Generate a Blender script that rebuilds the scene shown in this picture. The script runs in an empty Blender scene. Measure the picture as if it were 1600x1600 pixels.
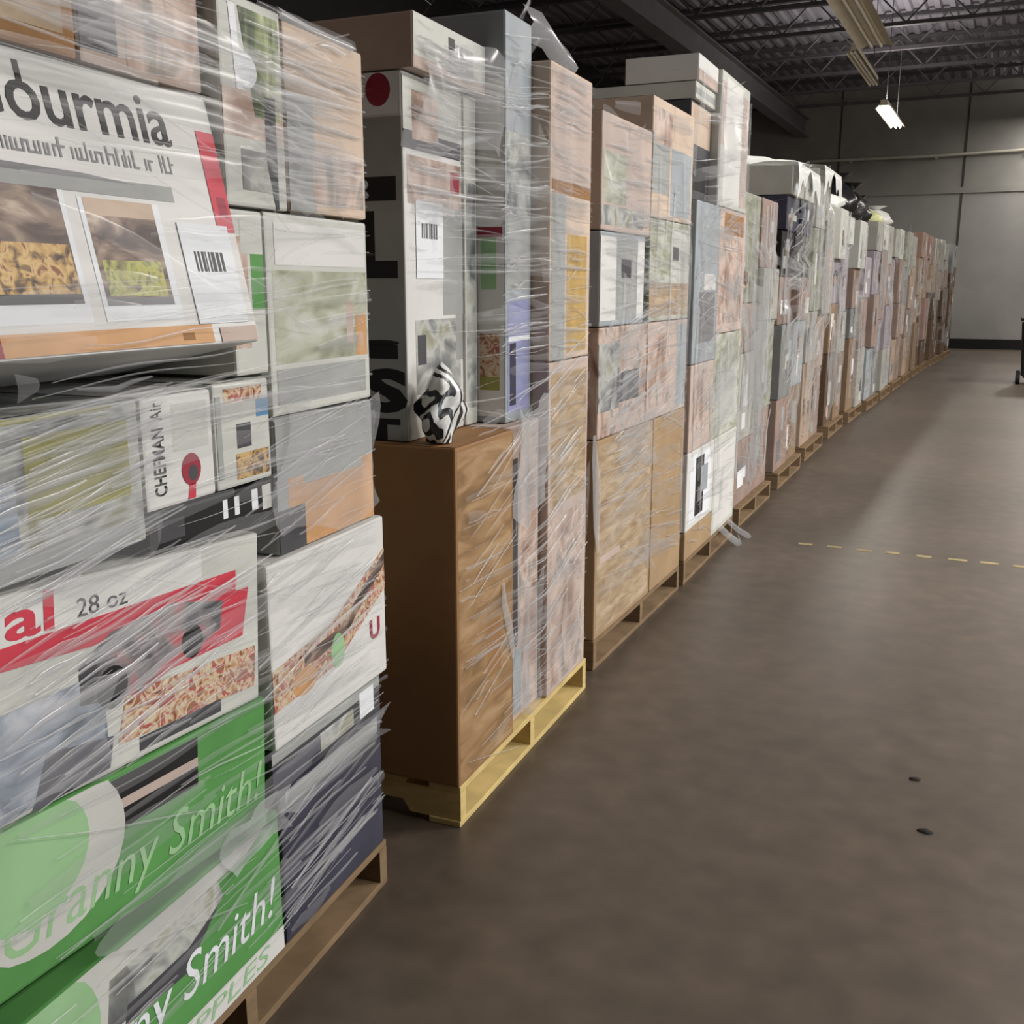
import bpy, bmesh, math, random
from mathutils import Vector, Matrix

SC = bpy.context.scene
COL = SC.collection
R = math.radians

# ------------------------------------------------------------------ camera, world, lights, exposure
cam_d = bpy.data.cameras.new('camera')
cam_d.sensor_width = 36.0
cam_d.lens = 36.0
cam_d.clip_start = 0.05
cam = bpy.data.objects.new('camera', cam_d)
COL.objects.link(cam)
cam.location = (0, 0, 1.5)
cam.rotation_euler = (R(90 - 12.407), 0, R(25.602))
SC.camera = cam

world = bpy.data.worlds.new('world')
SC.world = world
world.use_nodes = True
world.node_tree.nodes['Background'].inputs[0].default_value = (0.6, 0.63, 0.7, 1)
world.node_tree.nodes['Background'].inputs[1].default_value = 0.03

vs = SC.view_settings
vs.view_transform = 'Standard'
vs.look = 'None'
vs.gamma = 1
vs.use_curve_mapping = False
vs.exposure = 0.42
SC.cycles.transparent_max_bounces = 32

LAMP = (1, 0.955, 0.90)

def area(name, loc, sx, sy, power, color=(1, 0.95, 0.87), rot=(0, 0, 0)):
    l = bpy.data.lights.new(name, 'AREA')
    l.shape = 'RECTANGLE'
    l.size, l.size_y = sx, sy
    l.energy = power
    l.color = color
    o = bpy.data.objects.new(name, l)
    o.location = loc
    o.rotation_euler = rot
    COL.objects.link(o)
    return o

# bare ceiling strip lamps of the aisle, then a back wall wash (they shine a little upwards too)
for (x, y, p) in ((3.8, 2.5, 135), (4.4, 6.5, 420), (4.4, 12.0, 430), (4.4, 17.5, 280), (1.2, 27.2, 190)):  # last entry: unseen wash lamp added to brighten the upper back wall
    area('aisle_and_wash_light', (x, y, 5.4), 0.35, 2.4, p, LAMP)
    area('aisle_and_wash_uplight', (x, y, 5.5), 0.35, 2.4, p * 0.12, LAMP, (math.pi, 0, 0))

# cool side fill added for the stack faces, at a made-up door opening
area('added_side_fill', (6.38, 3.7, 1.75), 2.4, 2.8, 130, (0.93, 0.97, 1.0), (R(90), 0, R(90)))

# ------------------------------------------------------------------ materials
def lin(c):
    return tuple(((v / 255) / 12.92 if v / 255 <= 0.04045 else ((v / 255 + 0.055) / 1.055) ** 2.4) for v in c)

MATS = {}
def mat(name, rgb, rough=0.6, var=0.12, scale=6.0, metal=0.0, spec=0.3, bump=0.0, stretch=(1, 1, 1)):
    if name in MATS:
        return MATS[name]
    m = bpy.data.materials.new(name)
    m.use_nodes = True
    nt = m.node_tree
    b = nt.nodes['Principled BSDF']
    b.inputs['Roughness'].default_value = rough
    b.inputs['Metallic'].default_value = metal
    b.inputs['Specular IOR Level'].default_value = spec
    c = lin(rgb)
    if var > 0:
        tc = nt.nodes.new('ShaderNodeTexCoord')
        mp = nt.nodes.new('ShaderNodeMapping')
        mp.inputs['Scale'].default_value = stretch
        n = nt.nodes.new('ShaderNodeTexNoise')
        n.inputs['Scale'].default_value = scale
        n.inputs['Detail'].default_value = 5
        r = nt.nodes.new('ShaderNodeValToRGB')
        r.color_ramp.elements[0].position = 0.3
        r.color_ramp.elements[1].position = 0.7
        r.color_ramp.elements[0].color = tuple(v * (1 - var) for v in c) + (1,)
        r.color_ramp.elements[1].color = tuple(min(1, v * (1 + var)) for v in c) + (1,)
        nt.links.new(tc.outputs['Object'], mp.inputs['Vector'])
        nt.links.new(mp.outputs[0], n.inputs['Vector'])
        nt.links.new(n.outputs['Fac'], r.inputs[0])
        nt.links.new(r.outputs[0], b.inputs['Base Color'])
        if bump > 0:
            bp = nt.nodes.new('ShaderNodeBump')
            bp.inputs['Strength'].default_value = bump
            bp.inputs['Distance'].default_value = 0.01
            nt.links.new(n.outputs['Fac'], bp.inputs['Height'])
            nt.links.new(bp.outputs[0], b.inputs['Normal'])
    else:
        b.inputs['Base Color'].default_value = c + (1,)
    MATS[name] = m
    return m

def picture(name, cols, scale=14.0, stretch=(1, 1, 1), rough=0.45, voronoi=False):
    """printed photograph: mottled ink in the given colours, dark to light"""
    if name in MATS:
        return MATS[name]
    m = bpy.data.materials.new(name)
    m.use_nodes = True
    nt = m.node_tree
    b = nt.nodes['Principled BSDF']
    b.inputs['Roughness'].default_value = rough
    b.inputs['Specular IOR Level'].default_value = 0.3
    tc = nt.nodes.new('ShaderNodeTexCoord')
    mp = nt.nodes.new('ShaderNodeMapping')
    mp.inputs['Scale'].default_value = stretch
    nt.links.new(tc.outputs['Object'], mp.inputs['Vector'])
    if voronoi:
        n = nt.nodes.new('ShaderNodeTexVoronoi')
        n.inputs['Scale'].default_value = scale
        sep = nt.nodes.new('ShaderNodeSeparateColor')
        nt.links.new(n.outputs['Color'], sep.inputs[0])
        out = sep.outputs[0]
    else:
        n = nt.nodes.new('ShaderNodeTexNoise')
        n.inputs['Scale'].default_value = scale
        n.inputs['Detail'].default_value = 4
        n.inputs['Distortion'].default_value = 0.8
        out = n.outputs['Fac']
    nt.links.new(mp.outputs[0], n.inputs['Vector'])
    r = nt.nodes.new('ShaderNodeValToRGB')
    els = r.color_ramp.elements
    lo, hi = (0.0, 1.0) if voronoi else (0.32, 0.68)
    while len(els) < len(cols):
        els.new(0.5)
    for i, c in enumerate(cols):
        els[i].position = lo + (hi - lo) * i / max(1, len(cols) - 1)
        els[i].color = lin(c) + (1,)
    nt.links.new(out, r.inputs[0])
    nt.links.new(r.outputs[0], b.inputs['Base Color'])
    MATS[name] = m
    return m

def film_mat(name, alpha, rgb=(206, 207, 209), rough=0.18):
    if name in MATS:
        return MATS[name]
    m = bpy.data.materials.new(name)
    m.use_nodes = True
    nt = m.node_tree
    b = nt.nodes['Principled BSDF']
    b.inputs['Base Color'].default_value = lin(rgb) + (1,)
    b.inputs['Roughness'].default_value = rough
    b.inputs['Alpha'].default_value = alpha
    b.inputs['Specular IOR Level'].default_value = 0.9
    MATS[name] = m
    return m

KRAFT = mat('kraft cardboard', (162, 136, 104), 0.75, 0.10, 5)
KRAFT_D = mat('brown cardboard', (148, 110, 72), 0.75, 0.12, 4)
KRAFT_P = mat('pinkish cardboard', (188, 170, 160), 0.7, 0.12, 6)
KRAFT_T = mat('tan cardboard', (202, 182, 164), 0.7, 0.12, 6)
WHITE = mat('white printed cardboard', (214, 213, 210), 0.5, 0.05, 4)
OFFW = mat('off white printed cardboard', (196, 197, 190), 0.5, 0.08, 5)
GREYW = mat('grey printed cardboard', (158, 160, 158), 0.5, 0.12, 6)
BLUEW = mat('bluish grey printed cardboard', (156, 163, 168), 0.5, 0.12, 6)
GREY = mat('mid grey print', (120, 120, 122), 0.5, 0.12, 8)
DGREY = mat('dark grey print', (72, 72, 76), 0.5, 0.15, 8)
BLACK = mat('black print', (26, 26, 28), 0.45, 0.1, 8)
NAVY = mat('navy black print', (58, 58, 72), 0.4, 0.25, 7)
RED = mat('red print', (196, 62, 78), 0.5, 0.12, 8)
MAROON = mat('maroon print', (150, 50, 66), 0.5, 0.12, 8)
GREEN = mat('apple green print', (86, 144, 78), 0.45, 0.14, 5)
LGREEN = mat('pale green print', (150, 190, 142), 0.45, 0.1, 6)
OLIVE = mat('olive yellow print', (150, 146, 76), 0.5, 0.16, 8)
ORANGE = mat('orange print', (198, 152, 106), 0.5, 0.14, 8)
PURPLE = mat('lavender blue print', (142, 146, 182), 0.5, 0.14, 8)
BLUEP = mat('blue print', (90, 140, 180), 0.5, 0.1, 8)
LABEL = mat('white paper label', (226, 229, 233), 0.6, 0.02, 4)
TAPE = mat('clear brown packing tape', (186, 152, 112), 0.25, 0.06, 9, spec=0.5)
TAPE_Y = mat('amber packing tape', (192, 160, 98), 0.3, 0.2, 14, spec=0.5)
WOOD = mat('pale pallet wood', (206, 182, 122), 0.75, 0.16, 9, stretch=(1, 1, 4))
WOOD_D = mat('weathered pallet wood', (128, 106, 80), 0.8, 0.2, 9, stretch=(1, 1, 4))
FILM = [film_mat('thin stretch film', 0.13), film_mat('folded stretch film', 0.22), film_mat('bunched stretch film', 0.38)]

FOOD1 = picture('food photo print', [(70, 52, 44), (122, 96, 66), (186, 150, 92), (206, 176, 122), (132, 78, 52)], 46)
FOOD2 = picture('salad photo print', [(96, 88, 78), (150, 146, 96), (186, 184, 104), (120, 130, 84)], 44)
FOOD3 = picture('mixed food photo print', [(120, 70, 56), (186, 140, 104), (206, 196, 170), (176, 78, 76), (120, 128, 92)], 42)
DARKPIC = picture('dark kitchen photo print', [(60, 48, 46), (96, 80, 74), (146, 126, 112), (196, 180, 160)], 9, (1, 1, 3))
BLUEPIC = picture('bluish photo print', [(70, 84, 100), (130, 142, 158), (176, 184, 196), (206, 208, 214)], 9, (1, 1, 2))
GREYPIC = picture('greyish photo print', [(92, 94, 98), (140, 142, 140), (186, 188, 182), (150, 148, 128)], 10)
GRILLPIC = picture('sage green photo print', [(140, 142, 122), (164, 166, 146), (186, 188, 174), (196, 196, 190)], 8, (1, 1, 2))
MOWPIC = picture('machine photo print', [(50, 50, 56), (90, 88, 92), (140, 130, 130), (188, 92, 100)], 11)
PINKPIC = picture('pinkish scuffed print', [(130, 104, 92), (176, 150, 136), (206, 186, 174), (150, 140, 132)], 10, (1, 1, 0.6))
BOTTLEPIC = picture('green bottle photo print', [(54, 62, 44), (96, 110, 70), (156, 164, 120), (206, 208, 180)], 12, (2, 1, 0.5))
TANPIC = picture('tan scuffed print', [(150, 126, 100), (172, 150, 122), (192, 172, 148)], 12, (0.6, 1, 2.5))

# ------------------------------------------------------------------ helpers
def link(name, me, parent=None):
    o = bpy.data.objects.new(name, me)
    COL.objects.link(o)
    if parent:
        o.parent = parent
    return o

def tag(o, label=None, cat=None, group=None, kind=None):
    if label:
        o['label'] = label
    if cat:
        o['category'] = cat
    if group:
        o['group'] = group
    if kind:
        o['kind'] = kind
    return o

class MB:
    """collects geometry for one mesh; faces remember a material"""
    def __init__(self):
        self.v, self.f, self.m, self.mats = [], [], [], []
        self.smooth = []
    def mi(self, m):
        if m not in self.mats:
            self.mats.append(m)
        return self.mats.index(m)
    def face(self, pts, m, smooth=False):
        i = len(self.v)
        self.v += [tuple(p) for p in pts]
        self.f.append(tuple(range(i, i + len(pts))))
        self.m.append(self.mi(m))
        self.smooth.append(smooth)
    def grid(self, rows, m, smooth=True, closed=False):
        i = len(self.v)
        n = len(rows[0])
        for r in rows:
            self.v += [tuple(p) for p in r]
        k = self.mi(m)
        for a in range(len(rows) - 1):
            for b in range(n if closed else n - 1):
                c = (b + 1) % n
                self.f.append((i + a * n + b, i + a * n + c, i + (a + 1) * n + c, i + (a + 1) * n + b))
                self.m.append(k)
                self.smooth.append(smooth)
    def box(self, x0, x1, y0, y1, z0, z1, m, bev=0.0, jit=None):
        bm = bmesh.new()
        r = bmesh.ops.create_cube(bm, size=1)
        for v in bm.verts:
            v.co = Vector(((x0 + x1) / 2 + v.co.x * (x1 - x0), (y0 + y1) / 2 + v.co.y * (y1 - y0), (z0 + z1) / 2 + v.co.z * (z1 - z0)))
            if jit:
                v.co += jit()
        if bev > 0:
            bmesh.ops.bevel(bm, geom=bm.edges[:], offset=bev, segments=2, affect='EDGES', profile=0.6)
        self.bm(bm, m)
        bm.free()
    def bm(self, bm, m, mtx=None, smooth=False):
        i = len(self.v)
        bm.verts.index_update()
        for v in bm.verts:
            self.v.append(tuple(mtx @ v.co if mtx else v.co))
        k = self.mi(m)
        for f in bm.faces:
            self.f.append(tuple(i + v.index for v in f.verts))
            self.m.append(k)
            self.smooth.append(smooth)
    def tube(self, pts, r, m, n=8):
        rows = []
        for j, p in enumerate(pts):
            p = Vector(p)
            d = (Vector(pts[min(j + 1, len(pts) - 1)]) - Vector(pts[max(j - 1, 0)])).normalized()
            a = d.cross(Vector((0, 0, 1)))
            if a.length < 0.01:
                a = d.cross(Vector((1, 0, 0)))
            a.normalize()
            b = d.cross(a)
            rows.append([p + a * (r * math.cos(t * 2 * math.pi / n)) + b * (r * math.sin(t * 2 * math.pi / n)) for t in range(n)])
        self.grid(rows, m, True, True)
        self.face(rows[0][::-1], m)
        self.face(rows[-1], m)
    def build(self, name, parent=None):
        me = bpy.data.meshes.new(name)
        me.from_pydata(self.v, [], self.f)
        for m in self.mats:
            me.materials.append(m)
        me.polygons.foreach_set('material_index', self.m)
        me.polygons.foreach_set('use_smooth', self.smooth)
        me.update()
        return link(name, me, parent)

_TXT = {}
def text_geo(s, shear=0.0, bold=0.0):
    k = (s, shear, bold)
    if k not in _TXT:
        c = bpy.data.curves.new('lettering', 'FONT')
        c.body = s
        c.size = 1.0
        c.shear = shear
        c.offset = bold
        c.resolution_u = 3
        o = bpy.data.objects.new('lettering', c)
        COL.objects.link(o)
        dg = bpy.context.evaluated_depsgraph_get()
        dg.update()
        me = o.evaluated_get(dg).to_mesh()
        vs_ = [tuple(v.co) for v in me.vertices]
        fs_ = [tuple(p.vertices) for p in me.polygons]
        o.evaluated_get(dg).to_mesh_clear()
        bpy.data.objects.remove(o)
        bpy.data.curves.remove(c)
        xs = [v[0] for v in vs_]
        ys = [v[1] for v in vs_]
        _TXT[k] = (vs_, fs_, min(xs), max(xs), min(ys), max(ys))
    return _TXT[k]

def put_text(mb, s, a0, a1, b0, b1, m, mapper, shear=0.0, bold=0.0, up=False, rise=0.0):
    """letters fitted into the rectangle a0..a1, b0..b1 of a face; up = reads from bottom to top"""
    V, F, x0, x1, y0, y1 = text_geo(s, shear, bold)
    i = len(mb.v)
    k = mb.mi(m)
    for (x, y, z) in V:
        s_, t_ = (x - x0) / (x1 - x0), (y - y0) / (y1 - y0)
        if up:
            a, b = a0 + (a1 - a0) * (1 - t_), b0 + (b1 - b0) * s_
        else:
            a, b = a0 + (a1 - a0) * s_, b0 + (b1 - b0) * t_ + rise * s_
        mb.v.append(tuple(mapper(a, b, 0.0022)))
    for f in F:
        mb.f.append(tuple(i + j for j in f))
        mb.m.append(k)
        mb.smooth.append(False)

class Frame:
    """a pallet's own axes: u along the row away from the camera, v away from the aisle, z up"""
    def __init__(self, x, y, a, w, d=1.15):
        self.x, self.y, self.a, self.w, self.d = x, y, R(a), w, d
        self.boxes = []
    def W(self, u, v, z):
        s, c = math.sin(self.a), math.cos(self.a)
        return Vector((self.x - s * u - c * v, self.y + c * u - s * v, z))
    def put(self, o, u=0, v=0, z=0, yaw=0.0, tilt=0.0, roll=0.0):
        o.location = self.W(u, v, z)
        o.rotation_euler = (tilt, roll, R(90) + self.a + yaw)
        return o

rng = random.Random(7)

def barcode(mb, a0, a1, b0, b1, mp, m, n=9, seed=1):
    q = random.Random(seed)
    x = a0
    while x < a1:
        w = (a1 - a0) / n * q.uniform(0.25, 0.8)
        mb.face([mp(x, b0, 0.0022), mp(min(a1, x + w), b0, 0.0022), mp(min(a1, x + w), b1, 0.0022), mp(x, b1, 0.0022)], m)
        x += w + (a1 - a0) / n * q.uniform(0.2, 0.6)

def microprint(mb, a0, a1, b0, b1, mp, m, seed=1, slope=0.0):
    """lines of print too small and blurred to read"""
    q = random.Random(seed)
    x = a0
    h = b1 - b0
    while x < a1 - h * 0.2:
        w = h * q.uniform(0.10, 0.16)
        hh = h * q.choice([0.62, 0.62, 0.66, 1.0])
        r = slope * (x - a0)
        mb.face([mp(x, b0 + r, 0.0022), mp(x + w, b0 + r, 0.0022), mp(x + w, b0 + hh + r, 0.0022), mp(x, b0 + hh + r, 0.0022)], m)
        if q.random() < 0.55:
            t = b0 + r + h * q.choice([0.0, 0.5])
            mb.face([mp(x, t, 0.0021), mp(x + w * 3, t, 0.0021), mp(x + w * 3, t + h * 0.12, 0.0021), mp(x, t + h * 0.12, 0.0021)], m)
        x += w * q.uniform(1.9, 3.4) * (2.2 if q.random() < 0.12 else 1)

def disc(mb, a, b, ra, rb, mp, m, n=20, h=0.0021):
    mb.face([mp(a + ra * math.cos(2 * math.pi * i / n), b + rb * math.sin(2 * math.pi * i / n), h) for i in range(n)], m)

def carton(fr, u0, u1, z0, z1, d, body, label, group, v=0.0, front=(), side=(), texts=(), tape=None, tapeside=True,
           tilt=0.0, yaw=0.0, roll=0.0, name='carton', cat='box', extra=None, flap=False, stick=(), body_side=None):
    """one packed box: body with its print, tape and stickers as parts.
    front / side: (a0,a1,b0,b1,material) printed panels in the box's own metres on the aisle face and on the end face"""
    w, h = u1 - u0, z1 - z0
    q = random.Random(int(u0 * 1000) * 7 + int(z0 * 1000) * 13 + int(fr.y * 100))
    mb = MB()
    mb.box(0, w, 0, d, 0, h, body, bev=min(0.006, h * 0.1))
    cl = lambda t, n: min(max(t, 0.0015), n - 0.0015)
    fm = lambda a, b, e=0.001: Vector((cl(a, w), -e * 0.45, cl(b, h)))
    smx = lambda a, b, e=0.001: Vector((-e * 0.45, cl(a, d), cl(b, h)))
    for i, p in enumerate(front):
        a0, a1, b0, b1, m = p[:5]
        e = 0.0008 + 0.0002 * i
        mb.face([fm(a0, b0, e), fm(a1, b0 + (p[5] if len(p) > 5 else 0), e), fm(a1, b1 + (p[5] if len(p) > 5 else 0), e), fm(a0, b1, e)], m)
    for i, p in enumerate(side):
        a0, a1, b0, b1, m = p[:5]
        e = 0.0008 + 0.0002 * i
        mb.face([smx(a1, b0, e), smx(a0, b0, e), smx(a0, b1, e), smx(a1, b1, e)], m)
    for t in texts:
        s, a0, a1, b0, b1, m = t[:6]
        kw = t[6] if len(t) > 6 else {}
        kw = dict(kw)
        if kw.pop('side', False):
            put_text(mb, s, a1, a0, b0, b1, m, smx, **kw)
        else:
            put_text(mb, s, a0, a1, b0, b1, m, fm, **kw)
    if extra:
        extra(mb, fm, smx, w, h)
    # the closed lid: two flaps meeting in a seam on the top
    for (y0, y1) in ((0.004, d / 2 - 0.003), (d / 2 + 0.003, d - 0.004)):
        mb.face([(0.005, y0, h + 0.0012), (w - 0.005, y0, h + 0.0012), (w - 0.005, y1, h + 0.0012), (0.005, y1, h + 0.0012)], body)
    o = mb.build(name)
    fr.put(o, u0, v, z0, yaw, tilt, roll)
    tag(o, label, cat, group)
    if tape is not None:
        t = MB()
        tw = min(0.03, h * 0.2)
        t.box(0.0, w, d / 2 - tw, d / 2 + tw, h, h + 0.0016, tape)
        if tapeside:
            t.box(-0.002, 0.0, d / 2 - tw, d / 2 + tw, h - min(0.08, h * 0.4), h + 0.0016, tape)
        t.build('packing_tape', o)
    for (a0, a1, b0, b1, kind) in stick:
        s = MB()
        s.box(a0, a1, -0.0022, -0.0012, b0, b1, LABEL)
        f2 = lambda a, b, e=0.001: Vector((a, -e * 0.3 - 0.0021, b))
        lab = s
        hw, hh = a1 - a0, b1 - b0
        if kind == 'bars':
            barcode(lab, a0 + hw * 0.2, a0 + hw * 0.78, b0 + hh * 0.52, b0 + hh * 0.72, f2, DGREY, 7, 3)
        else:
            microprint(lab, a0 + hw * 0.15, a0 + hw * 0.85, b0 + hh * 0.55, b0 + hh * 0.8, f2, DGREY, 5)
        s.build('shipping_label', o)
    fr.boxes.append((u0, u1, z0, z1, v - (math.sin(abs(tilt)) * 0 if tilt else 0)))
    return o

# ------------------------------------------------------------------ pallets
def pallet(fr, label, wood, h=0.123, u0=0.0, tops=7, d=1.15):
    root = bpy.data.objects.new('wooden_pallet', None)
    COL.objects.link(root)
    root.empty_display_size = 0.2
    fr.put(root, u0, 0, 0)
    tag(root, label, 'pallet', 'wooden pallets along the row')
    w = fr.w - u0
    q = random.Random(int(fr.y * 77))
    bt = 0.018
    def stringer(x):
        z0, z1 = bt, h - bt
        m = MB()
        pr = [(0, z0), (0.16, z0), (0.185, z0 + 0.035), (0.36, z0 + 0.035), (0.385, z0), (d - 0.385, z0), (d - 0.36, z0 + 0.035),
              (d - 0.185, z0 + 0.035), (d - 0.16, z0), (d, z0), (d, z1), (0, z1)]
        # the side board of the pallet with its two fork notches
        a = [Vector((x, y, z)) for y, z in pr]
        b = [Vector((x + 0.036, y, z)) for y, z in pr]
        m.face(a[::-1] if False else [a[i] for i in range(len(a))][::-1], wood)
        m.face(b, wood)
        for i in range(len(pr)):
            j = (i + 1) % len(pr)
            m.face([a[i], a[j], b[j], b[i]], wood)
        m.build('stringer', root)
    for x in (0.0, w / 2 - 0.018, w - 0.036):
        stringer(x)
    def board(y, bw, z0, z1, x0=0.0, x1=None):
        m = MB()
        m.box(x0 + q.uniform(-0.004, 0.0), (x1 or w) + q.uniform(0.0, 0.004), y, y + bw, z0, z1, wood, bev=0.0025)
        m.build('deck_board', root)
    bw = 0.1
    for i in range(tops):
        board(i * (d - bw) / (tops - 1), bw, h - bt, h)
    for y in (0.0, d / 2 - bw / 2, d - bw):
        board(y, bw, 0.0, bt)
    return root

# ------------------------------------------------------------------ stretch film
def front_v(fr, u, z, pad=0.05, padz=None):
    padz = pad if padz is None else padz
    vv = [b[4] for b in fr.boxes if b[0] - pad < u < b[1] + pad and b[2] - padz < z < b[3] + padz]
    return min(vv) if vv else None

def film(fr, label, n, zlo=0.14, zhi=None, seed=0, slope=0.06, thick=1.0, sheets=(), nv=0, ends=0, end_v=(0.0, 1.1), end_u=None, end_z=None, longest=0.8, regions=(), tails=()):
    """the clear wrap as it shows: creases, bunched bands and loose milky sheets drawn tight over the boxes' outermost faces"""
    q = random.Random(seed * 31 + 5)
    ulo = min(b[0] for b in fr.boxes)
    uhi = max(b[1] for b in fr.boxes)
    zt = max(b[3] for b in fr.boxes)
    zhi = zhi or zt
    mb = MB()
    def ribbon(u, z, L, sl, wd, m, lift):
        N = max(4, int(L / 0.06))
        rows = []
        ph, am = q.uniform(0, 6.3), q.uniform(0.0, 0.006)
        for i in range(N + 1):
            t = i / N
            uu = u + L * t
            if uu > uhi - 0.003 or uu < ulo + 0.003:
                if len(rows) > 1:
                    break
                else:
                    rows = []
                    continue
            zz = z + sl * L * t + am * math.sin(ph + t * 7)
            vv = front_v(fr, uu, zz, 0.065)
            if front_v(fr, uu, zz, 0.003, 0.02) is None and not ulo + 0.06 < uu < uhi - 0.06:
                vv = None
            if vv is None:
                if len(rows) > 1:
                    break
                rows = []
                continue
            e = wd * (0.25 + 0.75 * math.sin(math.pi * min(1, max(0, t * 0.92 + 0.04)))) / 2
            rows.append([(uu, vv - lift, zz - e), (uu, vv - lift - min(0.004, wd * 0.5), zz), (uu, vv - lift - 0.0005, zz + e)])
        # the film bridges from the outer face to the next one in a slant, never a step
        for k in range(2):
            for i in range(1, len(rows) - 1):
                a, b, c = rows[i - 1], rows[i], rows[i + 1]
                rows[i] = [(b[j][0], min(b[j][1], (a[j][1] + c[j][1]) / 2), b[j][2]) for j in range(3)]
        if len(rows) > 1:
            mb.grid(rows, m)
    for i in range(n):
        z = q.uniform(zlo, zhi)
        u = q.uniform(ulo - 0.1, uhi - 0.05)
        L = q.uniform(0.12, longest)
        sl = slope * 1.2 * math.sin(z * 4.7 + seed) + q.gauss(0, slope * 0.45)
        if q.random() < 0.07:
            sl += q.choice([-0.35, 0.3])
        k = q.random()
        if k < 0.42:
            wd, m = q.uniform(0.003, 0.010), FILM[1]
        elif k < 0.62:
            wd, m = q.uniform(0.0015, 0.0045), FILM[2]
        else:
            wd, m = q.uniform(0.012, 0.05), FILM[0]
        ribbon(u, z, L, sl, wd * thick, m, q.uniform(0.004, 0.009))
    for (ru0, ru1, rz0, rz1, rn, rs) in regions:          # places where the wrap is creased densely
        for i in range(rn):
            L = q.uniform(0.08, min(0.5, ru1 - ru0))
            ribbon(q.uniform(ru0, max(ru0, ru1 - L)), q.uniform(rz0, rz1), L, rs + q.gauss(0, 0.025), q.uniform(0.002, 0.014) * thick, q.choice([FILM[0], FILM[1], FILM[1], FILM[2]]), q.uniform(0.004, 0.010))
    def vribbon(u, z0, z1, wd, m, lean):
        rows = []
        N = max(4, int((z1 - z0) / 0.08))
        ph = q.uniform(0, 6)
        for i in range(N + 1):
            t = i / N
            zz = z0 + (z1 - z0) * t
            uu = u + lean * t + 0.008 * math.sin(ph + t * 9)
            vv = front_v(fr, uu, zz, 0.11)
            if vv is None:
                if len(rows) > 1:
                    break
                rows = []
                continue
            e = wd * (0.3 + 0.7 * math.sin(math.pi * t)) / 2 + 0.001
            rows.append([(uu - e, vv - 0.005, zz), (uu, vv - 0.011, zz), (uu + e, vv - 0.005, zz)])
        if len(rows) > 1:
            mb.grid(rows, m)
    for i in range(nv):
        u = q.uniform(ulo, uhi)
        z0 = q.uniform(zlo, zhi - 0.3)
        vribbon(u, z0, min(zhi, z0 + q.uniform(0.2, 1.0)), q.uniform(0.010, 0.07) * thick, q.choice([FILM[0], FILM[1], FILM[1], FILM[2], FILM[0]]), q.gauss(0, 0.06))
    for (u0, u1, z0, z1, k) in sheets:                      # loose milky pieces
        rows = []
        NU, NZ = 8, 8
        ph = q.uniform(0, 6)
        for j in range(NZ + 1):
            r = []
            for i in range(NU + 1):
                s, t = i / NU, j / NZ
                ed = (0.5 - abs(s - 0.5)) * 2
                uu = u0 + (u1 - u0) * s + (0.10 * (u1 - u0)) * math.sin(ph + t * 5) * (1 - ed)
                zz = z0 + (z1 - z0) * t + 0.10 * (z1 - z0) * math.sin(ph * 2 + s * 6) * abs(t - 0.5) * 2
                vv = front_v(fr, min(max(uu, ulo), uhi), min(max(zz, zlo), zt - 0.01), 0.13)
                if vv is None:
                    vv = 0.0
                r.append((uu, vv - 0.010 - 0.005 * math.sin(s * 11 + t * 4 + ph), zz))
            rows.append(r)
        mb.grid(rows, FILM[k])
    if ends:
        eu = ulo if end_u is None else end_u
        ez = (zlo, zhi) if end_z is None else end_z
        for i in range(ends):
            z = q.uniform(*ez)
            v0 = q.uniform(end_v[0], end_v[1] * 0.8)
            L = min(end_v[1] - v0, q.uniform(0.1, 0.5))
            sl = q.gauss(0, slope)
            wd = q.uniform(0.0015, 0.006) * thick
            rows = []
            N = 6
            for j in range(N + 1):
                t = j / N
                e = wd / 2 * (0.3 + 0.7 * math.sin(math.pi * t))
                rows.append([(eu - 0.005, v0 + L * t, z + sl * L * t - e), (eu - 0.008, v0 + L * t, z + sl * L * t), (eu - 0.005, v0 + L * t, z + sl * L * t + e)])
            mb.grid(rows, q.choice([FILM[0], FILM[1]]))
    for pts in tails:                                       # loose ends that stick out
        wd = pts[0]
        rows = [[(p[0], p[1], p[2] - wd * 0.5), (p[0] + 0.01, p[1] - wd * 0.3, p[2]), (p[0], p[1], p[2] + wd * 0.5)] for p in pts[1:]]
        mb.grid(rows, FILM[2])
    o = mb.build('stretch_film')
    fr.put(o)
    tag(o, label, 'stretch film', 'stretch film on the pallet stacks')
    return o

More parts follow.
